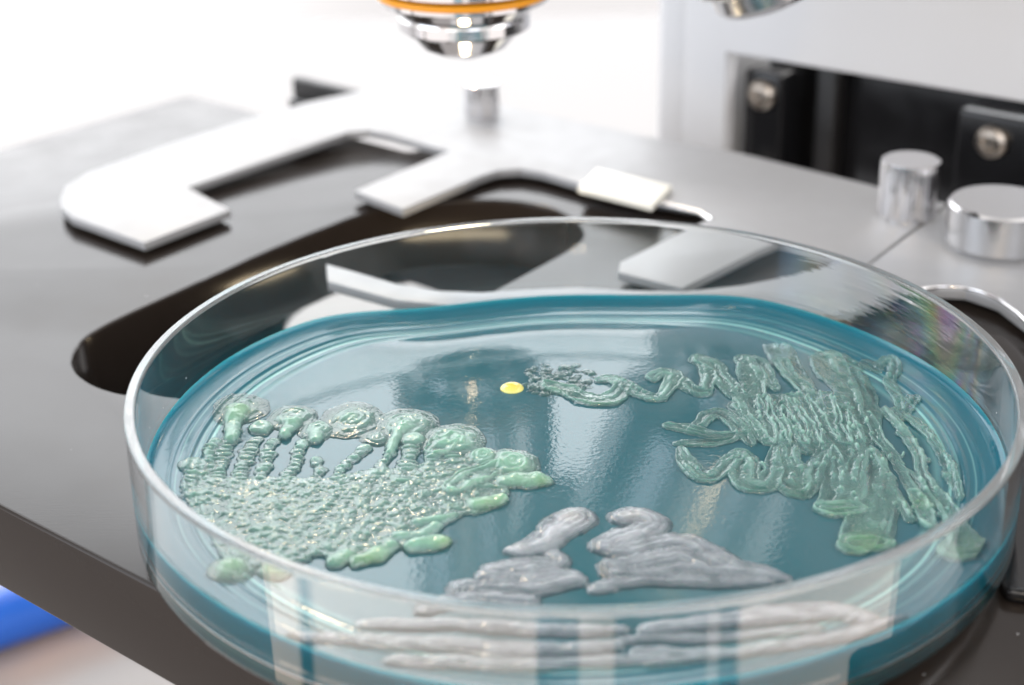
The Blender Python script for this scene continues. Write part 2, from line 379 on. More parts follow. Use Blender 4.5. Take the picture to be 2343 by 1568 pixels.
def colony_mat(name, thin, thick, tipc, a0, a1, bump=0.2, rough=0.10, ior=1.5):
    m = bpy.data.materials.new(name); m.use_nodes = True; nt = m.node_tree; nt.nodes.clear()
    out = nt.nodes.new('ShaderNodeOutputMaterial')
    at = nnode(nt, 'ShaderNodeAttribute', attribute_name='thick'); tp = nnode(nt, 'ShaderNodeAttribute', attribute_name='tip')
    nz = nnode(nt, 'ShaderNodeTexNoise', Scale=7, Detail=4); t = nt.nodes.new('ShaderNodeTexCoord'); nt.links.new(t.outputs['Object'], nz.inputs['Vector'])
    c1 = nnode(nt, 'ShaderNodeMix', data_type='RGBA'); c1.inputs[6].default_value = (*thin, 1); c1.inputs[7].default_value = (*thick, 1)
    nt.links.new(at.outputs['Fac'], c1.inputs[0])
    c2 = nnode(nt, 'ShaderNodeMix', data_type='RGBA'); c2.inputs[7].default_value = (*tipc, 1)
    nt.links.new(c1.outputs[2], c2.inputs[6]); nt.links.new(tp.outputs['Fac'], c2.inputs[0])
    hs = nt.nodes.new('ShaderNodeHueSaturation'); nt.links.new(c2.outputs[2], hs.inputs['Color'])
    vr = nnode(nt, 'ShaderNodeMapRange'); vr.inputs['To Min'].default_value = .75; vr.inputs['To Max'].default_value = 1.25
    nt.links.new(nz.outputs['Fac'], vr.inputs['Value']); nt.links.new(vr.outputs[0], hs.inputs['Value'])
    pb = nt.nodes.new('ShaderNodeBsdfPrincipled'); nt.links.new(hs.outputs[0], pb.inputs['Base Color'])
    pb.inputs['Roughness'].default_value = 0.5; pb.inputs['Specular IOR Level'].default_value = 0.0
    pb.inputs['Subsurface Weight'].default_value = 0.5; pb.inputs['Subsurface Scale'].default_value = 0.06
    pb.inputs['Subsurface Radius'].default_value = (0.7, 1.0, 0.8)
    tr = nt.nodes.new('ShaderNodeBsdfTransparent')
    mr = nnode(nt, 'ShaderNodeMapRange'); mr.inputs['To Min'].default_value = a0; mr.inputs['To Max'].default_value = a1
    nt.links.new(at.outputs['Fac'], mr.inputs['Value'])
    mix = nt.nodes.new('ShaderNodeMixShader'); nt.links.new(mr.outputs[0], mix.inputs[0])
    nt.links.new(tr.outputs[0], mix.inputs[1]); nt.links.new(pb.outputs[0], mix.inputs[2])
    gl = nt.nodes.new('ShaderNodeBsdfGlossy'); gl.inputs['Roughness'].default_value = rough
    fr = nnode(nt, 'ShaderNodeFresnel', IOR=ior)
    nb = nnode(nt, 'ShaderNodeTexNoise', Scale=26, Detail=3); nt.links.new(t.outputs['Object'], nb.inputs['Vector'])
    bp = nnode(nt, 'ShaderNodeBump', Strength=bump, Distance=0.01); nt.links.new(nb.outputs['Fac'], bp.inputs['Height'])
    for q in (gl, fr, pb): nt.links.new(bp.outputs[0], q.inputs['Normal'])
    m2 = nt.nodes.new('ShaderNodeMixShader'); nt.links.new(fr.outputs[0], m2.inputs[0])
    nt.links.new(mix.outputs[0], m2.inputs[1]); nt.links.new(gl.outputs[0], m2.inputs[2]); nt.links.new(m2.outputs[0], out.inputs[0])
    return m
M['green'] = colony_mat('pale_green_culture', (0.27, 0.47, 0.45), (0.25, 0.46, 0.36), (0.27, 0.44, 0.12), 0.05, 0.74, 0.15, 0.08)
M['teal'] = colony_mat('translucent_green_smear', (0.17, 0.43, 0.39), (0.34, 0.58, 0.49), (0.25, 0.50, 0.20), 0.04, 0.60, 0.10, 0.06)
M['white'] = colony_mat('milky_white_culture', (0.34, 0.42, 0.47), (0.52, 0.55, 0.59), (0.66, 0.64, 0.60), 0.0, 0.68, 0.05, 0.14, 1.42)
m, nt, b = mat('yellow_culture'); M['ycol'] = m
b.inputs['Base Color'].default_value = (0.80, 0.66, 0.09, 1); b.inputs['Subsurface Weight'].default_value = 0.3
b.inputs['Subsurface Scale'].default_value = 0.02; b.inputs['Roughness'].default_value = 0.07
tcn = nt.nodes.new('ShaderNodeTexCoord'); lv = nnode(nt, 'ShaderNodeVectorMath', operation='LENGTH'); nt.links.new(tcn.outputs['Object'], lv.inputs[0])
cr = nt.nodes.new('ShaderNodeValToRGB'); e = cr.color_ramp.elements; e[0].position = .04; e[0].color = (0.80, 0.50, 0.01, 1)
e[1].position = .13; e[1].color = (0.66, 0.64, 0.20, 1); nt.links.new(lv.outputs['Value'], cr.inputs[0]); nt.links.new(cr.outputs[0], b.inputs['Base Color'])

# ------------------------------------------------------------------ tabletop
def bare_sheet(name, x0, x1, y0, y1, z0, z1, m):
    return boxm(name, ((x0 + x1) / 2, (y0 + y1) / 2, (z0 + z1) / 2), ((1, 0, 0), (0, 1, 0), (0, 0, 1)),
                ((x1 - x0) / 2, (y1 - y0) / 2, (z1 - z0) / 2), m, None, 0.2)
ZT = -13.0
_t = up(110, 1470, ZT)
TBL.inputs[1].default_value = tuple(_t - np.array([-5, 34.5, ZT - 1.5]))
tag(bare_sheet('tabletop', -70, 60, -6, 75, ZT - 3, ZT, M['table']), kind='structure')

# ------------------------------------------------------------------ microscope
ms = empty('microscope', tuple(AB(14, 2, ZT)))
tag(ms, 'grey and black microscope with chrome objectives and a silver slide holder on its black stage', 'microscope')
ZS = -0.22          # stage top
HB, HT = -0.135, -0.006   # slide holder underside and top
def mpart(o): return adopt(o, ms)

# stage plate with its long opening
slot_px = [(170, 850), (164, 815), (190, 775), (260, 735), (400, 672), (600, 580), (820, 490), (930, 466), (1060, 457), (1180, 460),
           (1270, 478), (1325, 508), (1338, 538), (1310, 565), (1140, 655)]
slot = [np.array(p) for p in px_loop(slot_px, ZS)]
e1 = slot[-1]; d1 = (slot[-1] - slot[-2]); d1 /= np.linalg.norm(d1)
low = [np.array(p) for p in px_loop([(420, 912), (285, 903), (215, 882)], ZS)]
slot = slot[:-1] + [e1, e1 + d1 * 3.2, e1 + d1 * 4.6 + np.array([-.5, .1]), low[0] + (low[0] - low[1]) * 1.0] + low
outer = round_loop([AB(-3.88, 15.25)[:2], AB(7.67, 15.25)[:2], AB(7.67, 9.5)[:2], AB(10.1, 9.5)[:2], AB(10.1, -5.3)[:2], AB(-1.3, -5.3)[:2], AB(-1.3, -3.4)[:2], AB(-3.88, -.8)[:2]],
                   [.25, .25, .2, .2, .3, .3, .3, .3])
stage = mpart(plate('stage', [outer, round_loop(smooth_loop(slot, 2), 0)], -1.33, ZS, M['stage'], bev=0.045))

# substage carrier below the opening, with its own aperture to the light
ap_px = [(632, 750), (650, 712), (690, 684), (745, 655), (900, 640), (1030, 604), (1048, 628), (1140, 660), (1400, 745), (1250, 900), (800, 900), (650, 850)]
ZU = -2.3
ap = smooth_loop(px_loop(ap_px, ZU), 1)
su = [AB(-2.2, 11)[:2], AB(9.8, 11)[:2], AB(9.8, -5.1)[:2], AB(-1.0, -5.1)[:2], AB(-1.0, -1.5)[:2], AB(-2.2, -.3)[:2]]
mpart(plate('substage', [su, ap], ZU - .14, ZU, M['black'], bev=0.02))
# stage skirt closes the space between the stage and the carrier
def ring_wall(name, a0, a1, b0, b1, z0, z1, t, m):
    o1 = [AB(a0, b0)[:2], AB(a1, b0)[:2], AB(a1, b1)[:2], AB(a0, b1)[:2]]
    i1 = [AB(a0 + t, b0 + t)[:2], AB(a1 - t, b0 + t)[:2], AB(a1 - t, b1 - t)[:2], AB(a0 + t, b1 - t)[:2]]
    return plate(name, [o1, i1], z0, z1, m, bev=0.01)
mpart(ring_wall('stage_skirt', -1.9, 7.4, -.5, 10.5, ZU + .01, -1.34, .4, M['black']))

# slide holder
hold_px = [(138, 455), (150, 425), (200, 395), (400, 325), (560, 275), (700, 235), (840, 205), (920, 184), (985, 186), (1060, 212),
           (1140, 238), (1300, 273), (1470, 310), (1700, 352), (2165, 466), (1985, 603), (1880, 582), (1790, 550), (1740, 570), (1562, 657),
           (1415, 620), (1420, 598), (1560, 530), (1632, 497), (1610, 480), (1500, 458), (1330, 421), (1240, 394), (1190, 386), (1140, 390), (1100, 403),
           (921, 479), (812, 437), (1028, 346), (895, 309), (845, 299), (795, 303), (740, 322), (430, 429), (527, 480), (330, 556),
           (165, 497), (140, 475)]
holder = mpart(plate('slide_holder', [px_loop(hold_px, HT)], HB, HT, M['alu'], bev=0.012))
arm_px = [(738, 603), (800, 619), (900, 647), (1000, 663), (1100, 667), (1200, 660), (1320, 655), (1450, 662), (1570, 664), (1700, 651), (1800, 632),
          (1880, 613), (1945, 594), (1989, 606), (2170, 470), (2480, 545), (2600, 700), (2440, 800), (2342, 735), (2285, 690), (2210, 664), (2130, 660), (2075, 668),
          (2020, 686), (1960, 706), (1900, 718), (1830, 724), (1740, 721), (1640, 716), (1500, 715), (1300, 716), (1150, 712), (1040, 697), (900, 684), (742, 642)]
arm = mpart(plate('clamp_arm', [px_loop(arm_px, HT - .006)], HB - .02, HT - .006, M['alu'], bev=0.012))
# spacer feet that carry the holder on the stage
foot = [mpart(lathe('foot', [(0, ZS), (.22, ZS), (.22, HB), (0, HB)], M['steel'], origin=(*up(x, y, HB)[:2], 0), seg=32))
        for x, y in ((230, 460), (1250, 330), (1950, 520), (2200, 620))]
# cream pad on the bay edge
pad_px = [(1322, 428), (1365, 384), (1536, 424), (1492, 470)]
mpart(plate('pad', [px_loop(pad_px, .10)], HT + .001, .10, M['cream'], bev=0.015))
# spring rail along the bay edge
mpart(tube('spring_rod', [up(1330, 424, -.03), up(1500, 465, -.03), up(1600, 488, -.03), up(1628, 505, -.03)], .05, M['steel']))
# raised dark cover at the right edge with its pale bead, and the round well with the chrome rim
cov_px = [(2292, 1160), (2292, 1335), (2304, 1350), (2342, 1356), (2450, 1366), (2480, 1160), (2470, 900), (2342, 850)]
cl = round_loop(px_loop(cov_px, -.08), .1)
mpart(plate('side_cover', [cl], ZS + .002, -.08, M['gblack'], bev=0.035))
well = [up(x, y, HT + .01) for x, y in ((2078, 672), (2105, 662), (2150, 656), (2200, 658), (2245, 668), (2290, 688), (2330, 718), (2370, 760), (2400, 830))]
mpart(tube('well_rim', well, .030, M['chrome']))

# thumb screws and knobs
def knob(name, x, y, r, h, seg=96, kn=.013, z=HT):
    P = up(x, y, z); c = .035
    pr = [(0, z), (r - .03, z), (r - .03, z + .04), (r, z + .05), (r, z + h - c), (r - c * .3, z + h - c * .3), (r - c, z + h), (0, z + h)]
    return mpart(lathe(name, pr, M['chrome'], origin=(P[0], P[1], 0), seg=seg, sharp=20, knurl=(z + .05, z + h - c, kn)))
knob('thumb_screw', 1103, 268, .30, .62, 60)
knob('thumb_screw', 2074, 492, .43, .86, 84)
P = up(2283, 560, HT)
kn = mpart(lathe('clamp_knob', [(0, HT), (.68, HT), (.70, HT + .06), (.74, HT + .08), (.74, .60), (.70, .64), (0, .64)], M['steel'], origin=(P[0], P[1], 0), seg=128))
hp = up(2225, 490, .65)
pin = lathe('pin_hole', [(0, .643), (.07, .643), (.07, .648), (0, .648)], M['black'], origin=(hp[0], hp[1], 0), seg=24); pin.parent = kn

# objective above the opening
OB = tuple(up(1064, 128, 2.50)[:2])
print('objective', OB)
z0 = 2.50
def obj_prof(s=1.0):
    return [(0, .03), (.14, .03), (.18, 0), (.28, .02), (.50, .10), (.60, .16), (.60, .161), (.80, .385), (.80, .386), (.88, .40), (.93, .44), (.93, .58), (.91, .62), (.91, .621),
            (1.05, .785), (1.05, .786), (1.16, .80), (1.195, .83), (1.195, .885)]
ob = mpart(lathe('objective', [(r, z0 + z) for r, z in obj_prof()] + [(0, z0 + .885)], M['chrome'], origin=(*OB, 0), sharp=25))
def sub(o, p): o.parent = p; return o
sub(lathe('colour_ring', [(1.19, z0 + .887), (1.225, z0 + .895), (1.225, z0 + .97), (1.19, z0 + .978), (0, z0 + .978), (0, z0 + .887)], M['yellow'], origin=(*OB, 0)), ob)
sub(lathe('barrel', [(1.20, z0 + 1.002), (1.23, z0 + 1.03), (1.22, z0 + 2.3), (1.08, z0 + 2.4), (1.08, z0 + 4.75), (0, z0 + 4.75), (0, z0 + 1.005)], M['chrome'], origin=(*OB, 0)), ob)
sub(lathe('front_lens', [(0, z0 - .005), (.12, z0 + .0), (.19, z0 + .028), (0, z0 + .028)], M['lens'], origin=(*OB, 0)), ob)
# neighbouring objective, swung aside on the turret
R2 = Matrix.Rotation(math.radians(-21), 3, 'Y') @ Matrix.Rotation(math.radians(10), 3, 'X')
O2 = tuple(up(1768, 12, 3.0))
R2 = Matrix.Rotation(math.radians(-20), 3, 'Y')
ob2 = mpart(lathe('objective', [(0, .03), (.30, .03), (.40, 0), (.72, .10), (.80, .20), (.82, .42), (.98, .48), (1.02, .54), (1.02, .95), (1.55, 1.35), (1.72, 1.5), (1.72, 4.8), (0, 4.8)], M['steel'], origin=O2, rot=R2, sharp=25))
# turret and head
RT = Matrix.Rotation(math.radians(-12), 3, 'Y') @ Matrix.Rotation(math.radians(6), 3, 'X')
mpart(lathe('turret', [(0, 0), (2.9, 0), (3.1, .12), (3.2, .35), (3.2, 1.0), (2.9, 1.3), (2.9, 4), (0, 4)], M['steel'], origin=(1.7, 9.3, 7.15), rot=RT, seg=128))
mpart(lathe('turret_ring', [(2.6, -.06), (2.92, -.02), (2.92, .05), (2.6, .05)], M['chrome'], origin=(1.7, 9.3, 7.15), rot=RT, closed=True))

# stand: grey upright with a wide opening, black mount inside
AP = 12.6
bl, _ = onplane(1562, 250, AP)
bo, zo0 = onplane(1662, 122, AP)
bo2, zo2 = onplane(2342, 236, AP)
zo = zo0
def slab(name, a0, a1, b0, b1, z0_, z1_, m, bev=.06):
    return mpart(boxm(name, AB((a0 + a1) / 2, (b0 + b1) / 2, (z0_ + z1_) / 2), (DA, DB, (0, 0, 1)), (abs(a1 - a0) / 2, abs(b1 - b0) / 2, abs(z1_ - z0_) / 2), m, None, bev, 4))
print('stand', bl, bo, zo0, zo2)
def upright(name, loops, a0, a1, m, bev):
    """a plate standing across the stage: loops are (b, z) pairs"""
    o = plate(name, loops, 0, a1 - a0, m, None, bev)
    T = Matrix([Vector(DB), Vector((0, 0, 1)), Vector(DA)]).transposed().to_4x4(); T.translation = AB(a0, 0)
    o.data.transform(T)
    bm = bmesh.new(); bm.from_mesh(o.data); bmesh.ops.recalc_face_normals(bm, faces=bm.faces); bm.to_mesh(o.data); bm.free()
    return mpart(o)
upright('stand', [[(-14, 11), (bl, 11), (bl, ZT + 1), (bo, ZT + 1), (bo, zo0), (zo2 and -14, zo0 + (zo2 - zo0) * 3.7)]], AP, AP + .35, M['paint'], .05)
slab('stand_edge', AP + .35, AP + 7, bl + .003, bl + .95, ZT, 11, M['paint'], .3)
slab('base', 3, AP + 7, -4.5, bl + 1, ZT + .01, ZT + 2, M['paint'], .5)
slab('rail_block', AP + 1.4, AP + 4, -14, bo - .01, -9, zo - .003, M['gblack'], .03)
b1, z1 = onplane(1790, 200, AP + .5)
blk = slab('mount', AP + .45, AP + 1.38, b1, bo - .1, -6, zo - .35, M['gblack'], .08)
bd, _ = onplane(2190, 300, AP + .5)
blk2 = slab('mount', AP + .45, AP + 1.38, -12, bd, -6, zo - .35, M['gblack'], .08)
bs0, _ = onplane(1880, 300, AP + 1.3); bs1, _ = onplane(1925, 300, AP + 1.3)
slab('slide_bar', AP + 1.0, AP + 1.38, bs1, bs0, -6, zo - .2, M['black'], .05)
RS = Matrix((Vector(DB), Vector((0, 0, 1)), Vector(-DA))).transposed() if False else Matrix([Vector(DB), Vector((0, 0, 1)), Vector(DA)]).transposed()
for (x, y, p) in ((1742, 218, blk), (2268, 325, blk2)):
    bb, zz = onplane(x, y, AP + .4)
    s = lathe('screw', [(0, -.10), (.10, -.10), (.12, -.13), (.20, -.12), (.26, -.06), (.27, .06), (0, .06)], M['brass'], origin=AB(AP + .4, bb, zz), rot=RS, seg=40)
    s.parent = p; s.matrix_parent_inverse = Matrix.Translation(-p.location)
# stage drive bracket sticking out beyond the stage's far edge
slab('drive_bracket', 9.2, 9.42, 11.6, 14.05, -.75, -.02, M['black'], .06)
slab('drive_rail', 8.95, 9.19, 12.2, 13.9, -.62, -.35, M['gblack'], .04)

# illuminator lens under the opening
Lp = (OB[0], OB[1] - .32)
lamp = mpart(lathe('condenser', [(0, -2.6), (.62, -2.6), (.62, -1.62), (.50, -1.5), (.43, -1.5), (0, -1.5)], M['black'], origin=(*Lp, 0)))
sub(lathe('lamp_lens', [(0, -1.44), (.2, -1.45), (.41, -1.47), (.41, -1.49), (0, -1.49)], M['lamp'], origin=(*Lp, 0)), lamp)

# ------------------------------------------------------------------ blue tube on the table
p0 = up(-420, 1560, ZT + .7); p1 = up(420, 1270, ZT + .7)
tb = tube('blue_tube', [p0 + (p1 - p0) * t + np.array([0, 0, 0]) for t in np.linspace(0, 1, 12)], .66, M['blue'])
tag(tb, 'blurred blue plastic tube lying on the pale table under the stage corner', 'tube')

# ------------------------------------------------------------------ petri dish
H = 1.3177; RI, RO = 4.5, 4.50
def seg_pts(a, b, ts): return [(a[0] + (b[0] - a[0]) * t, a[1] + (b[1] - a[1]) * t) for t in ts]
TS = (0, .015, .04, .2, .5, .8, .96, .985, 1)
prof = [(0, 0), (RO - .16, 0), (RO - .10, 0), (RO - .05, .008), (RO - .015, .035)] + seg_pts((RO, .09), (RI, H - .04), TS)
prof += [(RI - .006, H - .014), (RI - .024, H), (RI - .03, H), (RI - .085, H), (RI - .091, H), (RI - .109, H - .014)]
prof += seg_pts((RI - .115, H - .04), (RO - .118, .24), TS) + [(RO - .135, .17), (RO - .18, .13), (RO - .24, .12), (RO - .3, .12), (0, .12)]
dish = lathe('petri_dish', prof, M['glass'], seg=256, sharp=60)
dish.data.materials.append(M['rim'])
for p_ in dish.data.polygons:
    if min(dish.data.vertices[v].co.z for v in p_.vertices) > H - .042: p_.material_index = 1
dish['label'] = 'round clear plastic dish of blue gel resting across the microscope stage'; dish['category'] = 'petri dish'

# agar
ZA = 0.36
ap_ = [(0, .115), (RO - .25, .115), (RO - .12, .19)]
r0 = RO - .112
def men(d):           # height of the gel above its flat middle, d in from the wall
    h = .125 * max(0, 1 - d / .74) ** 1.6 + .05 * math.exp(-(d / .05) ** 1.2)
    for c_, w_, a_ in ((.40, .022, .016), (.50, .016, .012), (.62, .03, .007), (.24, .015, .008)): h += a_ * math.exp(-((d - c_) / w_) ** 2)
    return h
ap_ += [(r0 - d, ZA + men(d)) for d in list(np.arange(0, .80, .012)) + [.85, .95, 1.1, 1.3, 1.5, 1.8, 2.2, 2.8, 3.4]] + [(0, ZA)]
def dip(x, y):
    r = np.hypot(x, y); t = np.clip((r - 2.9) / 1.3, 0, 1); t = t * t * (3 - 2 * t)
    a = np.degrees(np.arctan2(y, x))
    return -.25 * t * np.exp(-((a - 94) / 30) ** 4) + .02 * t * np.sin(np.radians(a) * 5 + 1)
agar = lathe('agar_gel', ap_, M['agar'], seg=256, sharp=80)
for v in agar.data.vertices:
    if v.co.z > .25: v.co.z += float(dip(v.co.x, v.co.y))
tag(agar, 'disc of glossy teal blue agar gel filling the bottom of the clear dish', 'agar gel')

# ------------------------------------------------------------------ cultures grown as height fields on the gel
def vnoise(X, Y, s, seed):
    r = np.random.RandomState(seed).rand(64, 64)
    x, y = X * s + 1000.3, Y * s + 1000.7
    i, j = np.floor(x).astype(int), np.floor(y).astype(int); u, v = x - i, y - j
    u, v = u * u * (3 - 2 * u), v * v * (3 - 2 * v)
    g = lambda a, b_: r[a % 64, b_ % 64]
    return (g(i, j) * (1 - u) + g(i + 1, j) * u) * (1 - v) + (g(i, j + 1) * (1 - u) + g(i + 1, j + 1) * u) * v
def crop(ox, oy, s):
    k = 2342 / 3872.
    return lambda x, y: up((ox + x * s) * k, (oy + y * s) * k, ZA)[:2]
C4, C5, C7, C8 = crop(500, 1200, .7256), crop(1900, 1100, .8417), crop(1200, 1800, .6402), crop(2500, 1800, .5856)
C0 = lambda x, y: up(x, y, ZA)[:2]
class Field:
    def __init__(s, x0, x1, y0, y1, d):
        s.d = d; s.xs = np.arange(x0, x1, d); s.ys = np.arange(y0, y1, d)
        s.X, s.Y = np.meshgrid(s.xs, s.ys, indexing='ij'); s.edge = .30; s.soft = False; s.h = np.full(s.X.shape, -1.0); s.tip = np.zeros(s.X.shape)
        # wander the coordinates a little so that outlines are never smooth
        wx = (vnoise(s.X, s.Y, 3, 1) - .5) * .07 + (vnoise(s.X, s.Y, 11, 2) - .5) * .028 + (vnoise(s.X, s.Y, 30, 22) - .5) * .010
        wy = (vnoise(s.X, s.Y, 3, 3) - .5) * .07 + (vnoise(s.X, s.Y, 11, 4) - .5) * .028 + (vnoise(s.X, s.Y, 30, 24) - .5) * .010
        s.U, s.V = s.X + wx, s.Y + wy
    def win(s, x0, x1, y0, y1):
        i0, i1 = np.searchsorted(s.xs, [x0, x1]); j0, j1 = np.searchsorted(s.ys, [y0, y1])
        return slice(i0, i1), slice(j0, j1)
    def disc(s, c, r, H_, ry=None, kind='dome', ang=0, warp=True):
        ry = ry or r; R_ = max(r, ry) + .08
        w = s.win(c[0] - R_, c[0] + R_, c[1] - R_, c[1] + R_)
        dx, dy = (s.U if warp else s.X)[w] - c[0], (s.V if warp else s.Y)[w] - c[1]
        if ang: dx, dy = dx * math.cos(ang) + dy * math.sin(ang), -dx * math.sin(ang) + dy * math.cos(ang)
        q = np.sqrt((dx / r) ** 2 + (dy / ry) ** 2)
        if kind == 'dome': h = H_ * np.sqrt(np.clip(1 - q * q, 0, 1))
        elif kind == 'flat':     # thin skirt, raised middle, faint growth rings
            h = H_ * (.34 * np.clip(1 - q ** 8, 0, 1) ** .5 + .5 * np.clip(1 - (q / .74) ** 2, 0, 1) ** .7 + .06 * np.cos(q * 24) * (q < .93))
        h = np.where(q < 1, h, -1)
        s.h[w] = np.maximum(s.h[w], h)
    def stroke(s, pts, wd, H_, kind='smear', warp=True, ridge=.35, nr=3.0, seed=0):
        pts = [np.array(p, float) for p in pts]
        # resample with Catmull-Rom
        P = [pts[0]] + pts + [pts[-1]]; W = wd if hasattr(wd, '__len__') else [wd] * len(pts); Wp = [W[0]] + list(W) + [W[-1]]
        fine = []; fw = []
        for i in range(1, len(P) - 2):
            for t in np.linspace(0, 1, 7)[:-1]:
                a, b_, c_, d_ = P[i - 1], P[i], P[i + 1], P[i + 2]
                fine.append(.5 * (2 * b_ + (c_ - a) * t + (2 * a - 5 * b_ + 4 * c_ - d_) * t * t + (3 * b_ - a - 3 * c_ + d_) * t ** 3)); fw.append(Wp[i] * (1 - t) + Wp[i + 1] * t)
        fine.append(pts[-1]); fw.append(W[-1]); fine = np.array(fine); fw = np.array(fw)
        R_ = fw.max() + .08
        w = s.win(fine[:, 0].min() - R_, fine[:, 0].max() + R_, fine[:, 1].min() - R_, fine[:, 1].max() + R_)
        X, Y = (s.U if warp else s.X)[w], (s.V if warp else s.Y)[w]
        best = np.full(X.shape, 9.0); sd = np.zeros(X.shape); tt = np.zeros(X.shape)
        for k in range(len(fine) - 1):
            A_, B_ = fine[k], fine[k + 1]; d = B_ - A_; L = max(d @ d, 1e-12)
            u = np.clip(((X - A_[0]) * d[0] + (Y - A_[1]) * d[1]) / L, 0, 1)
            ex, ey = X - A_[0] - u * d[0], Y - A_[1] - u * d[1]
            ww = fw[k] * (1 - u) + fw[k + 1] * u
            q = np.sqrt(ex * ex + ey * ey) / ww
            upd = q < best; best = np.where(upd, q, best)
            sd = np.where(upd, np.sign(ex * d[1] - ey * d[0]) * q, sd); tt = np.where(upd, k + u, tt)
        q = best
        if kind == 'smear':
            n = vnoise(sd * nr + seed * 7.1, tt * .12 + seed, 1.0, 9)
            if s.soft: h = H_ * (np.clip(1 - q * q, 0, 1) * (.85 + ridge * 2 * (n - .5)) + .10 * np.exp(-((q - .72) / .12) ** 2))
            else: h = H_ * (np.clip(1 - q ** 6, 0, 1) ** .5 * (.50 + ridge * (n - .5) * 2) + s.edge * np.exp(-((q - .86) / .08) ** 2))
        elif kind == 'round': h = H_ * np.sqrt(np.clip(1 - q * q, 0, 1))
        h = np.where(q < 1, h, -1)
        s.h[w] = np.maximum(s.h[w], h)
    def poly(s, pts, H_):
        P = np.array(pts); ins = np.zeros(s.X.shape, bool); n = len(P); X, Y = s.U, s.V
        for i in range(n):
            x1, y1 = P[i]; x2, y2 = P[(i + 1) % n]
            if y1 == y2: continue
            c = ((y1 > Y) != (y2 > Y)) & (X < (x2 - x1) * (Y - y1) / (y2 - y1) + x1); ins ^= c
        s.h = np.where(ins, np.maximum(s.h, H_), s.h); return ins
    def add_tip(s, c, r, v=1.0):
        s.tip = np.maximum(s.tip, .7 * v * np.exp(-((s.X - c[0]) ** 2 + (s.Y - c[1]) ** 2) / (r * r)))
    def build(s, name, m, hmax, blur=1):
        h = s.h.copy(); mask = h > 0
        for _ in range(blur):
            hp_ = np.pad(np.maximum(h, -.012), 1, mode='edge')
            hb = (hp_[:-2, 1:-1] + hp_[2:, 1:-1] + hp_[1:-1, :-2] + hp_[1:-1, 2:] + 4 * hp_[1:-1, 1:-1]) / 8
            h = np.where(mask, hb, -.012)
        h = np.where(mask, h * (.80 + .45 * vnoise(s.X, s.Y, 9, 51)) + .006 * (vnoise(s.X, s.Y, 40, 52) - .5), h)
        near = mask.copy()
        near[1:] |= mask[:-1]; near[:-1] |= mask[1:]; near[:, 1:] |= mask[:, :-1]; near[:, :-1] |= mask[:, 1:]
        near &= (s.X ** 2 + s.Y ** 2) < 4.27 ** 2
        cell = near[:-1, :-1] & near[1:, :-1] & near[:-1, 1:] & near[1:, 1:]
        used = np.zeros_like(near); used[:-1, :-1] |= cell; used[1:, :-1] |= cell; used[:-1, 1:] |= cell; used[1:, 1:] |= cell
        idx = np.full(near.shape, -1); idx[used] = np.arange(used.sum())
        base = surf(np.sqrt(s.X ** 2 + s.Y ** 2)) + dip(s.X, s.Y)
        co = np.stack([s.X[used], s.Y[used], (base + np.where(mask, h, -.012))[used]], 1)
        f = np.stack([idx[:-1, :-1][cell], idx[1:, :-1][cell], idx[1:, 1:][cell], idx[:-1, 1:][cell]], 1)
        me = bpy.data.meshes.new(name); me.vertices.add(len(co)); me.vertices.foreach_set('co', co.ravel())
        me.loops.add(f.size); me.loops.foreach_set('vertex_index', f.ravel().astype(np.int32))
        me.polygons.add(len(f)); me.polygons.foreach_set('loop_start', np.arange(0, f.size, 4, dtype=np.int32)); me.polygons.foreach_set('loop_total', np.full(len(f), 4, dtype=np.int32))
        me.update(calc_edges=True); me.validate()
        for nm, arr in (('thick', np.clip(np.where(mask, h, 0) / hmax, 0, 1)), ('tip', s.tip)):
            at = me.attributes.new(nm, 'FLOAT', 'POINT'); at.data.foreach_set('value', arr[used].astype(np.float32))
        return link(name, me, m)
_pr = np.array([p for p in ap_[3:]])[::-1]
def surf(r): return np.interp(r, _pr[:, 0], _pr[:, 1])
rnd = random.Random(5)
K4 = .439 / 216          # crop pixel to cm, for widths
K5 = .509 / 216
# --- crowded green culture at the left
F = Field(-4.3, .2, -3.2, 2.6, .0105)
mass = [C4(*p) for p in [(270, 905), (380, 850), (560, 850), (800, 850), (1050, 850), (1250, 800), (1450, 790), (1600, 760), (1760, 740), (1880, 800), (1960, 860), (1960, 940), (1860, 1010), (1760, 1025),
        (1640, 1060), (1600, 1120), (1560, 1170), (1430, 1200), (1330, 1250), (1200, 1290), (1080, 1280), (950, 1250), (860, 1290), (700, 1300), (500, 1300), (440, 1210), (380, 1120), (300, 1020)]]
ins = F.poly(mass, .016)
n1 = vnoise(F.X + F.Y * .6, F.Y * 1.0 - F.X * .3, 14, 31); n2 = vnoise(F.X * 1.0, F.Y, 34, 32)
F.h = np.where(ins, .016 + .018 * n1 + .012 * n2, F.h)
xs_, ys_ = np.array(mass)[:, 0], np.array(mass)[:, 1]
for _ in range(4200):
    x, y = rnd.uniform(xs_.min(), xs_.max()), rnd.uniform(ys_.min(), ys_.max())
    i, j = int((x - F.xs[0]) / F.d), int((y - F.ys[0]) / F.d)
    if 0 <= i < len(F.xs) and 0 <= j < len(F.ys) and ins[i, j]:
        r = rnd.uniform(.016, .042); F.disc((x, y), r * rnd.uniform(1, 1.7), rnd.uniform(.020, .036), r, ang=rnd.uniform(-.7, .4))
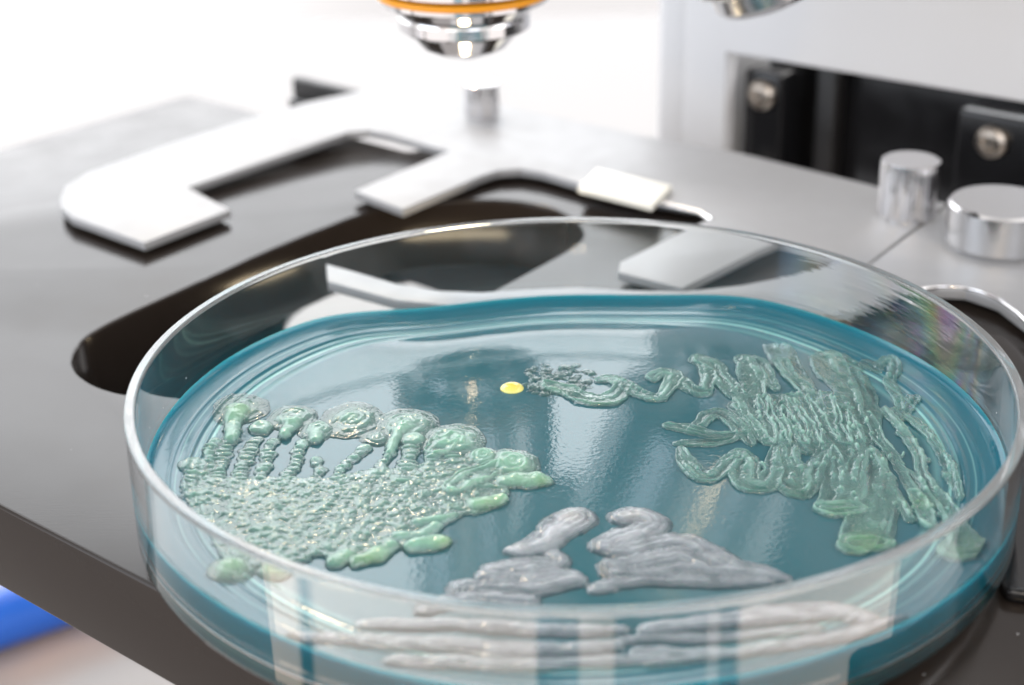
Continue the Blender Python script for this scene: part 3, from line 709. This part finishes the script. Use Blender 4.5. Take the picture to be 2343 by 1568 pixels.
def finger(pts, w, step=.085, hh=.05):
    P = [np.array(C4(*p)) for p in pts]; w = w * K4 * 1.25
    F.stroke(P, w * .62, .028, 'round')
    for a, b_ in zip(P[:-1], P[1:]):
        L = np.linalg.norm(b_ - a)
        for t in np.arange(0, L, step):
            c = a + (b_ - a) * t / L + np.array([rnd.uniform(-.02, .02), 0])
            r = w * rnd.uniform(.7, 1.05); F.disc(c, r, hh * rnd.uniform(.7, 1), step * rnd.uniform(.5, .75), ang=rnd.uniform(-.15, .15))
for pts, w in (([(545, 560), (520, 640), (485, 720), (455, 800), (440, 870)], 48), ([(432, 655), (415, 720), (395, 790), (380, 870)], 38),
               ([(325, 780), (325, 830), (300, 900), (310, 960)], 50), ([(655, 640), (610, 700), (585, 770), (560, 880)], 46),
               ([(740, 650), (705, 720), (690, 790), (665, 880)], 40), ([(882, 670), (855, 740), (830, 800), (790, 880)], 40),
               ([(962, 755), (980, 800), (945, 880)], 30), ([(1190, 700), (1150, 745), (1095, 790), (1055, 880)], 36),
               ([(1370, 640), (1345, 720), (1300, 790), (1255, 860)], 36), ([(1468, 650), (1455, 720), (1440, 780), (1415, 870)], 50),
               ([(1570, 720), (1560, 780), (1545, 850)], 45), ([(1660, 720), (1680, 770), (1640, 850)], 48)):
    finger(pts, w)
for x, y, r, hh, kd in ((568, 490, 120, .05, 'flat'), (835, 530, 100, .07, 'flat'), (1148, 540, 138, .06, 'flat'), (1435, 566, 136, .07, 'flat'), (1680, 650, 128, .085, 'flat'),
                        (680, 585, 60, .075, 'dome'), (957, 598, 74, .075, 'flat'), (1267, 636, 64, .06, 'flat'), (432, 652, 34, .06, 'dome'), (882, 668, 36, .06, 'dome'), (1192, 698, 40, .06, 'dome'),
                        (1470, 645, 62, .08, 'dome'), (1820, 745, 78, .10, 'flat'), (1985, 780, 112, .12, 'flat'), (325, 778, 56, .07, 'flat'), (960, 752, 32, .06, 'dome')):
    g = 1.34 if kd == 'flat' else 1.1
    F.disc(C4(x, y), r * K4 * g, hh * .85, r * K4 * g * 1.15, kd)
F.stroke([C4(548, 500), C4(540, 560), C4(520, 640)], [.16, .11, .09], .075, 'round')
F.stroke([C4(835, 560), C4(800, 625)], [.11, .07], .07, 'round'); F.stroke([C4(955, 610), C4(950, 650)], [.12, .08], .065, 'round')
F.stroke([C4(1430, 580), C4(1380, 640), C4(1345, 720)], [.12, .08, .07], .07, 'round')
F.stroke([C4(1600, 700), C4(1650, 645), C4(1730, 640)], [.15, .16, .14], .08, 'smear')
F.stroke([C4(1950, 870), C4(2060, 862), C4(2130, 858)], [.12, .14, .12], .075, 'round')
F.stroke([C4(1700, 900), C4(1800, 840), C4(1900, 800)], [.15, .17, .14], .09, 'smear')
F.stroke([C4(1780, 990), C4(1890, 975), C4(1930, 960)], [.09, .10, .08], .08, 'round')
F.stroke([C4(1500, 1080), C4(1600, 1070), C4(1660, 1045)], [.10, .10, .07], .065, 'round')
F.stroke([C4(1400, 1150), C4(1520, 1150), C4(1590, 1110)], [.10, .10, .07], .065, 'round')
F.stroke([C4(1470, 1210), C4(1560, 1195), C4(1615, 1185)], [.10, .14, .12], .075, 'round')
F.stroke([C4(1180, 1285), C4(1290, 1240), C4(1370, 1200)], [.10, .11, .07], .07, 'round')
F.stroke([C4(1060, 1280), C4(1120, 1250)], [.12, .10], .065, 'round')
# wrinkled thick middles
wr = vnoise(F.X, F.Y, 26, 41) * .018
for x, y, r in ((560, 520, .13), (1140, 545, .12), (1640, 655, .14), (835, 555, .10), (1400, 580, .08)):
    c = C4(x, y); F.h = np.where((F.h > 0) & ((F.X - c[0]) ** 2 + (F.Y - c[1]) ** 2 < r * r), F.h + wr, F.h)
for x, y, r, v in ((2140, 885, .10, .55), (1985, 990, .13, .35), (1655, 1205, .14, .8), (1320, 1270, .16, .4), (1110, 1290, .14, .3), (2050, 870, .3, .2), (570, 510, .2, .35), (1250, 1290, .2, .6), (1880, 1000, .2, .5)):
    F.add_tip(C4(x, y), r, v)
tag(F.build('green_culture', M['green'], .075), 'wide pale green crust of crowded bumps and fingers on the left half of the gel', 'bacterial culture')
# --- two round spots behind the near left wall of the dish
for (x, y, rx, lab) in ((540, 1330, .23, 'larger round green spot seen through the near left wall of the dish'), (755, 1318, .17, 'smaller pale green spot right of the larger round one, under the near rim')):
    c = C4(x, y); G = Field(c[0] - .45, c[0] + .45, c[1] - .45, c[1] + .45, .011)
    G.disc(c, rx, .09, rx * 1.2, 'flat'); G.disc(c, rx * .6, .10); G.add_tip(c, .5, .35)
    tag(G.build('culture_spot', M['green'], .08), lab, 'culture spot', 'round green spots near the dish wall')

# --- long translucent zigzag smear on the right
F = Field(-.6, 4.3, -3.4, 2.6, .0105)
def S5(pts, w, h=.05, kind='smear', **k):
    g = 1.32 if kind == 'smear' else 1.0
    F.stroke([C5(*p) for p in pts], [q * K5 * g for q in w] if hasattr(w, '__len__') else w * K5, h * .85, kind, **k)
film = F.poly([C5(*p) for p in [(1045, 510), (1180, 470), (1330, 460), (1500, 480), (1640, 500), (1720, 540), (1700, 640), (1640, 760), (1560, 790), (1450, 760), (1300, 720), (1180, 690), (1090, 640)]], .010)
F.h = np.where(film, .010 + .014 * vnoise(F.X * 2.2 + F.Y, F.Y * .6, 12, 77), F.h)
# thin rough film at the start
for _ in range(150):
    x, y = rnd.uniform(95, 420), rnd.uniform(335, 470)
    if abs((x - 260) / 165) ** 2 + abs((y - 400) / 75) ** 2 < 1: F.disc(C5(x, y), rnd.uniform(.03, .06), rnd.uniform(.008, .02), rnd.uniform(.02, .06))
for pts, w, h in (([(215, 430), (300, 455), (360, 485), (440, 500), (500, 480), (535, 425)], [32, 40, 44, 44, 40, 34], .07),
                  ([(440, 405), (480, 400), (535, 425), (590, 455), (650, 485), (715, 490)], [20, 30, 34, 36, 34, 22], .065),
                  ([(715, 488), (745, 450), (785, 395), (730, 375), (690, 400)], [28, 34, 36, 34, 30], .065),
                  ([(785, 395), (830, 430), (880, 458), (930, 460)], [34, 36, 34, 22], .06),
                  ([(925, 440), (925, 390), (905, 330), (870, 315)], [28, 34, 42, 36], .06),
                  ([(900, 320), (960, 350), (1010, 420), (1060, 475), (1120, 482)], [44, 42, 40, 34, 20], .06),
                  ([(1085, 315), (1120, 380), (1130, 440), (1140, 480)], [44, 50, 46, 36], .055),
                  ([(1120, 310), (1160, 340), (1190, 400), (1225, 440)], [40, 42, 36, 20], .05),
                  ([(1225, 235), (1260, 300), (1310, 370), (1355, 440), (1400, 485)], [52, 58, 52, 40, 20], .065),
                  ([(1455, 310), (1490, 370), (1530, 420), (1560, 500), (1590, 560)], [62, 74, 66, 50, 36], .055),
                  ([(1520, 320), (1570, 380), (1600, 470)], [44, 44, 36], .05),
                  ([(1590, 355), (1640, 345), (1690, 370)], [24, 30, 24], .04),
                  ([(1700, 355), (1740, 340), (1760, 380), (1740, 420), (1760, 480), (1800, 540)], [22, 26, 26, 26, 22, 18], .06),
                  ([(1830, 500), (1810, 550), (1790, 600)], [26, 26, 14], .05),
                  ([(1610, 400), (1640, 470), (1660, 560)], [36, 36, 30], .04)):
    S5(pts, w, h, seed=rnd.random() * 9)
# dense middle zigzags
for pts, w, h in (([(750, 612), (820, 625), (900, 645), (1000, 650), (1100, 645)], [22, 34, 30, 26, 20], .06),
                  ([(885, 605), (920, 570), (980, 560), (1030, 590), (1080, 640), (1120, 690)], [26, 40, 40, 40, 32, 20], .055),
                  ([(785, 695), (870, 693), (960, 680), (1050, 665)], [18, 24, 24, 14], .05),
                  ([(1060, 520), (1110, 560), (1160, 620), (1200, 670)], [38, 40, 34, 26], .05)):
    S5(pts, w, h, seed=rnd.random() * 9)
zz = [(x + rnd.uniform(-16, 16), y + rnd.uniform(-28, 28)) for x, y in [(1060, 520), (1190, 660), (1160, 500), (1265, 680), (1230, 490), (1350, 700), (1290, 485), (1430, 690), (1350, 480), (1490, 670), (1440, 500), (1560, 690), (1530, 520), (1620, 700)]]
S5(zz, [30, 26] * 7, .055, seed=3); S5([(x + 22, y + 10) for x, y in zz], 7, .06, 'round'); S5([(x - 18, y - 6) for x, y in zz[:8]], 6, .05, 'round')
for pts, w, h in (([(805, 725), (830, 780), (880, 830), (940, 835), (985, 810), (1010, 765), (1060, 745)], [26, 36, 40, 40, 38, 36, 34], .065),
                  ([(1060, 740), (1090, 770), (1080, 830), (1110, 870), (1170, 872), (1205, 820), (1220, 760), (1240, 700)], [40, 46, 48, 50, 46, 42, 32, 24], .06),
                  ([(1250, 720), (1262, 800), (1265, 870), (1330, 905), (1370, 860), (1400, 790), (1455, 705)], [26, 40, 46, 50, 40, 34, 24], .06),
                  ([(1290, 700), (1310, 780), (1330, 860)], [24, 36, 44], .05),
                  ([(1460, 700), (1485, 780), (1500, 860), (1490, 960)], [26, 36, 52, 62], .055),
                  ([(1440, 980), (1500, 995), (1580, 985)], [40, 44, 40], .07),
                  ([(1590, 700), (1570, 800), (1560, 900), (1560, 980)], [30, 38, 44, 44], .05),
                  ([(1660, 740), (1670, 850), (1650, 960), (1620, 1060), (1590, 1150)], [36, 52, 62, 66, 60], .06),
                  ([(1730, 850), (1735, 960), (1715, 1100)], [28, 34, 34], .055),
                  ([(1600, 1140), (1700, 1130)], [60, 50], .07),
                  ([(1720, 545), (1790, 620), (1830, 700), (1880, 790), (1930, 890), (1985, 980), (2040, 1080), (2060, 1150)], [20, 22, 22, 24, 30, 34, 44, 62], .075),
                  ([(1760, 540), (1850, 600), (1930, 690), (1990, 780), (2020, 860), (2060, 950)], [16, 18, 20, 22, 18, 14], .075),
                  ([(1640, 560), (1700, 680), (1770, 790), (1850, 910), (1890, 1000)], [20, 22, 20, 24, 30], .065),
                  ([(1850, 920), (1890, 1000), (1920, 1060)], [26, 30, 26], .09),
                  ([(1650, 720), (1720, 830), (1780, 950), (1830, 1030)], [16, 18, 20, 22], .06),
                  ([(1800, 800), (1870, 850), (1930, 960)], [10, 14, 14], .055),
                  ([(2060, 1150), (2020, 1180), (2110, 1180)], [60, 60, 56], .075)):
    S5(pts, w, h, seed=rnd.random() * 9)
# beads and dribbles along the ridges
for _ in range(260):
    x = rnd.uniform(1050, 2000); y = 430 + (x - 1050) * .35 + rnd.uniform(-110, 330)
    c = C5(x, y); i, j = int((c[0] - F.xs[0]) / F.d), int((c[1] - F.ys[0]) / F.d)
    if 0 <= i < len(F.xs) and 0 <= j < len(F.ys) and F.h[i, j] > 0: F.disc(c, rnd.uniform(.015, .03), F.h[i, j] + rnd.uniform(.01, .03), rnd.uniform(.03, .07), ang=rnd.uniform(-.4, .4))
for x, y, r, v in ((1640, 1150, .25, .9), (1520, 1000, .2, .4), (2070, 1190, .3, .4), (250, 450, .2, .3), (420, 520, .2, .3), (1870, 960, .15, .5), (1340, 920, .2, .2)): F.add_tip(C5(x, y), r, v)
tag(F.build('zigzag_culture', M['teal'], .065), 'long translucent green zigzag smear fanning out over the right half of the gel', 'bacterial culture')

# --- milky smears near the front
F = Field(-1.6, 1.2, -3.9, -.2, .012); F.soft = True
def S7(pts, w, h=.07, kind='smear', **k): F.stroke([C7(*p) for p in pts], [q * .0033 for q in w] if hasattr(w, '__len__') else w * .0029, h * .40, kind, nr=6.0, ridge=.20, **k)
for pts, w, h in (([(1530, 260), (1440, 300), (1370, 360), (1300, 420), (1200, 445)], [70, 75, 66, 66, 50], .13),
                  ([(1390, 470), (1440, 500), (1420, 530), (1250, 545), (1050, 570)], [34, 36, 40, 60, 60], .10),
                  ([(1010, 600), (1250, 600), (1440, 590), (1510, 620)], [50, 60, 50, 46], .10),
                  ([(1500, 630), (1300, 660), (1050, 665), (850, 670)], [46, 55, 55, 45], .09),
                  ([(650, 770), (900, 720), (1250, 740)], [40, 40, 40], .09)):
    S7(pts, w, h, seed=rnd.random() * 9)
F.add_tip(C7(1500, 255), .12, .8); F.add_tip(C7(1180, 430), .08, .5)
tag(F.build('milky_smear', M['white'], .055), 'smaller milky white swirl in front of the green crust, left of the other white swirl', 'bacterial culture', 'milky white swirls')
F = Field(-1.0, 3.2, -4.0, -.2, .012); F.soft = True
for pts, w, h in (([(1800, 250), (1880, 235), (1960, 270), (1920, 330), (1800, 380), (1690, 420)], [50, 60, 62, 70, 70, 56], .12),
                  ([(1690, 430), (1850, 440), (2000, 400), (2180, 400), (2330, 470), (2450, 540)], [50, 60, 56, 60, 60, 50], .10),
                  ([(1750, 540), (1950, 500), (2150, 480), (2330, 540)], [52, 60, 66, 60], .09),
                  ([(1760, 570), (2000, 580), (2250, 560), (2500, 570)], [50, 56, 56, 56], .08),
                  ([(1640, 670), (1850, 625), (2100, 620), (2400, 620), (2650, 620)], [34, 46, 50, 50, 40], .08)):
    S7(pts, w, h, seed=rnd.random() * 9)
F.stroke([C8(300, 500), C8(450, 580), C8(620, 610), C8(780, 660)], [.12, .15, .15, .10], .035, nr=6.0, ridge=.2, seed=4)
F.add_tip(C7(1850, 240), .12, .7)
tag(F.build('milky_smear', M['white'], .055), 'larger milky white swirl behind the near rim, right of the smaller white swirl', 'bacterial culture', 'milky white swirls')
F = Field(-3.1, 3.6, -4.25, -1.9, .013); F.soft = True
for pts, w, h in (([(840, 1428), (1000, 1424), (1200, 1432), (1420, 1436)], [.09, .1, .1, .07], .08),
                  ([(690, 1475), (900, 1468), (1150, 1476), (1400, 1472)], [.09, .11, .11, .08], .08),
                  ([(1480, 1440), (1600, 1420), (1750, 1405), (1900, 1400), (1960, 1420)], [.08, .1, .12, .14, .12], .10),
                  ([(1420, 1462), (1650, 1452), (1850, 1440)], [.06, .08, .08], .07),
                  ([(1450, 1490), (1700, 1490), (1900, 1470), (2040, 1440)], [.07, .09, .1, .13], .09),
                  ([(900, 1515), (1150, 1512), (1500, 1505), (1700, 1500)], [.08, .1, .09, .07], .08)):
    F.stroke([C0(*p) for p in pts], [q * 1.3 for q in w], h * .5, nr=6.0, ridge=.22, seed=rnd.random() * 9)
tag(F.build('milky_smear', M['white'], .055), 'flat milky white streaks seen through the near wall of the dish', 'bacterial culture', 'milky white swirls')

# --- single yellow colony
c = C0(1171, 889)
yc = lathe('yellow_colony', [(0, .055), (.05, .052), (.09, .040), (.12, .022), (.132, .004), (.134, -.012), (0, -.012)], M['ycol'], seg=48, sharp=80)
yc.location = (c[0], c[1], ZA); tag(yc, 'small smooth bright yellow dot alone in the middle of the blue gel', 'bacterial colony')
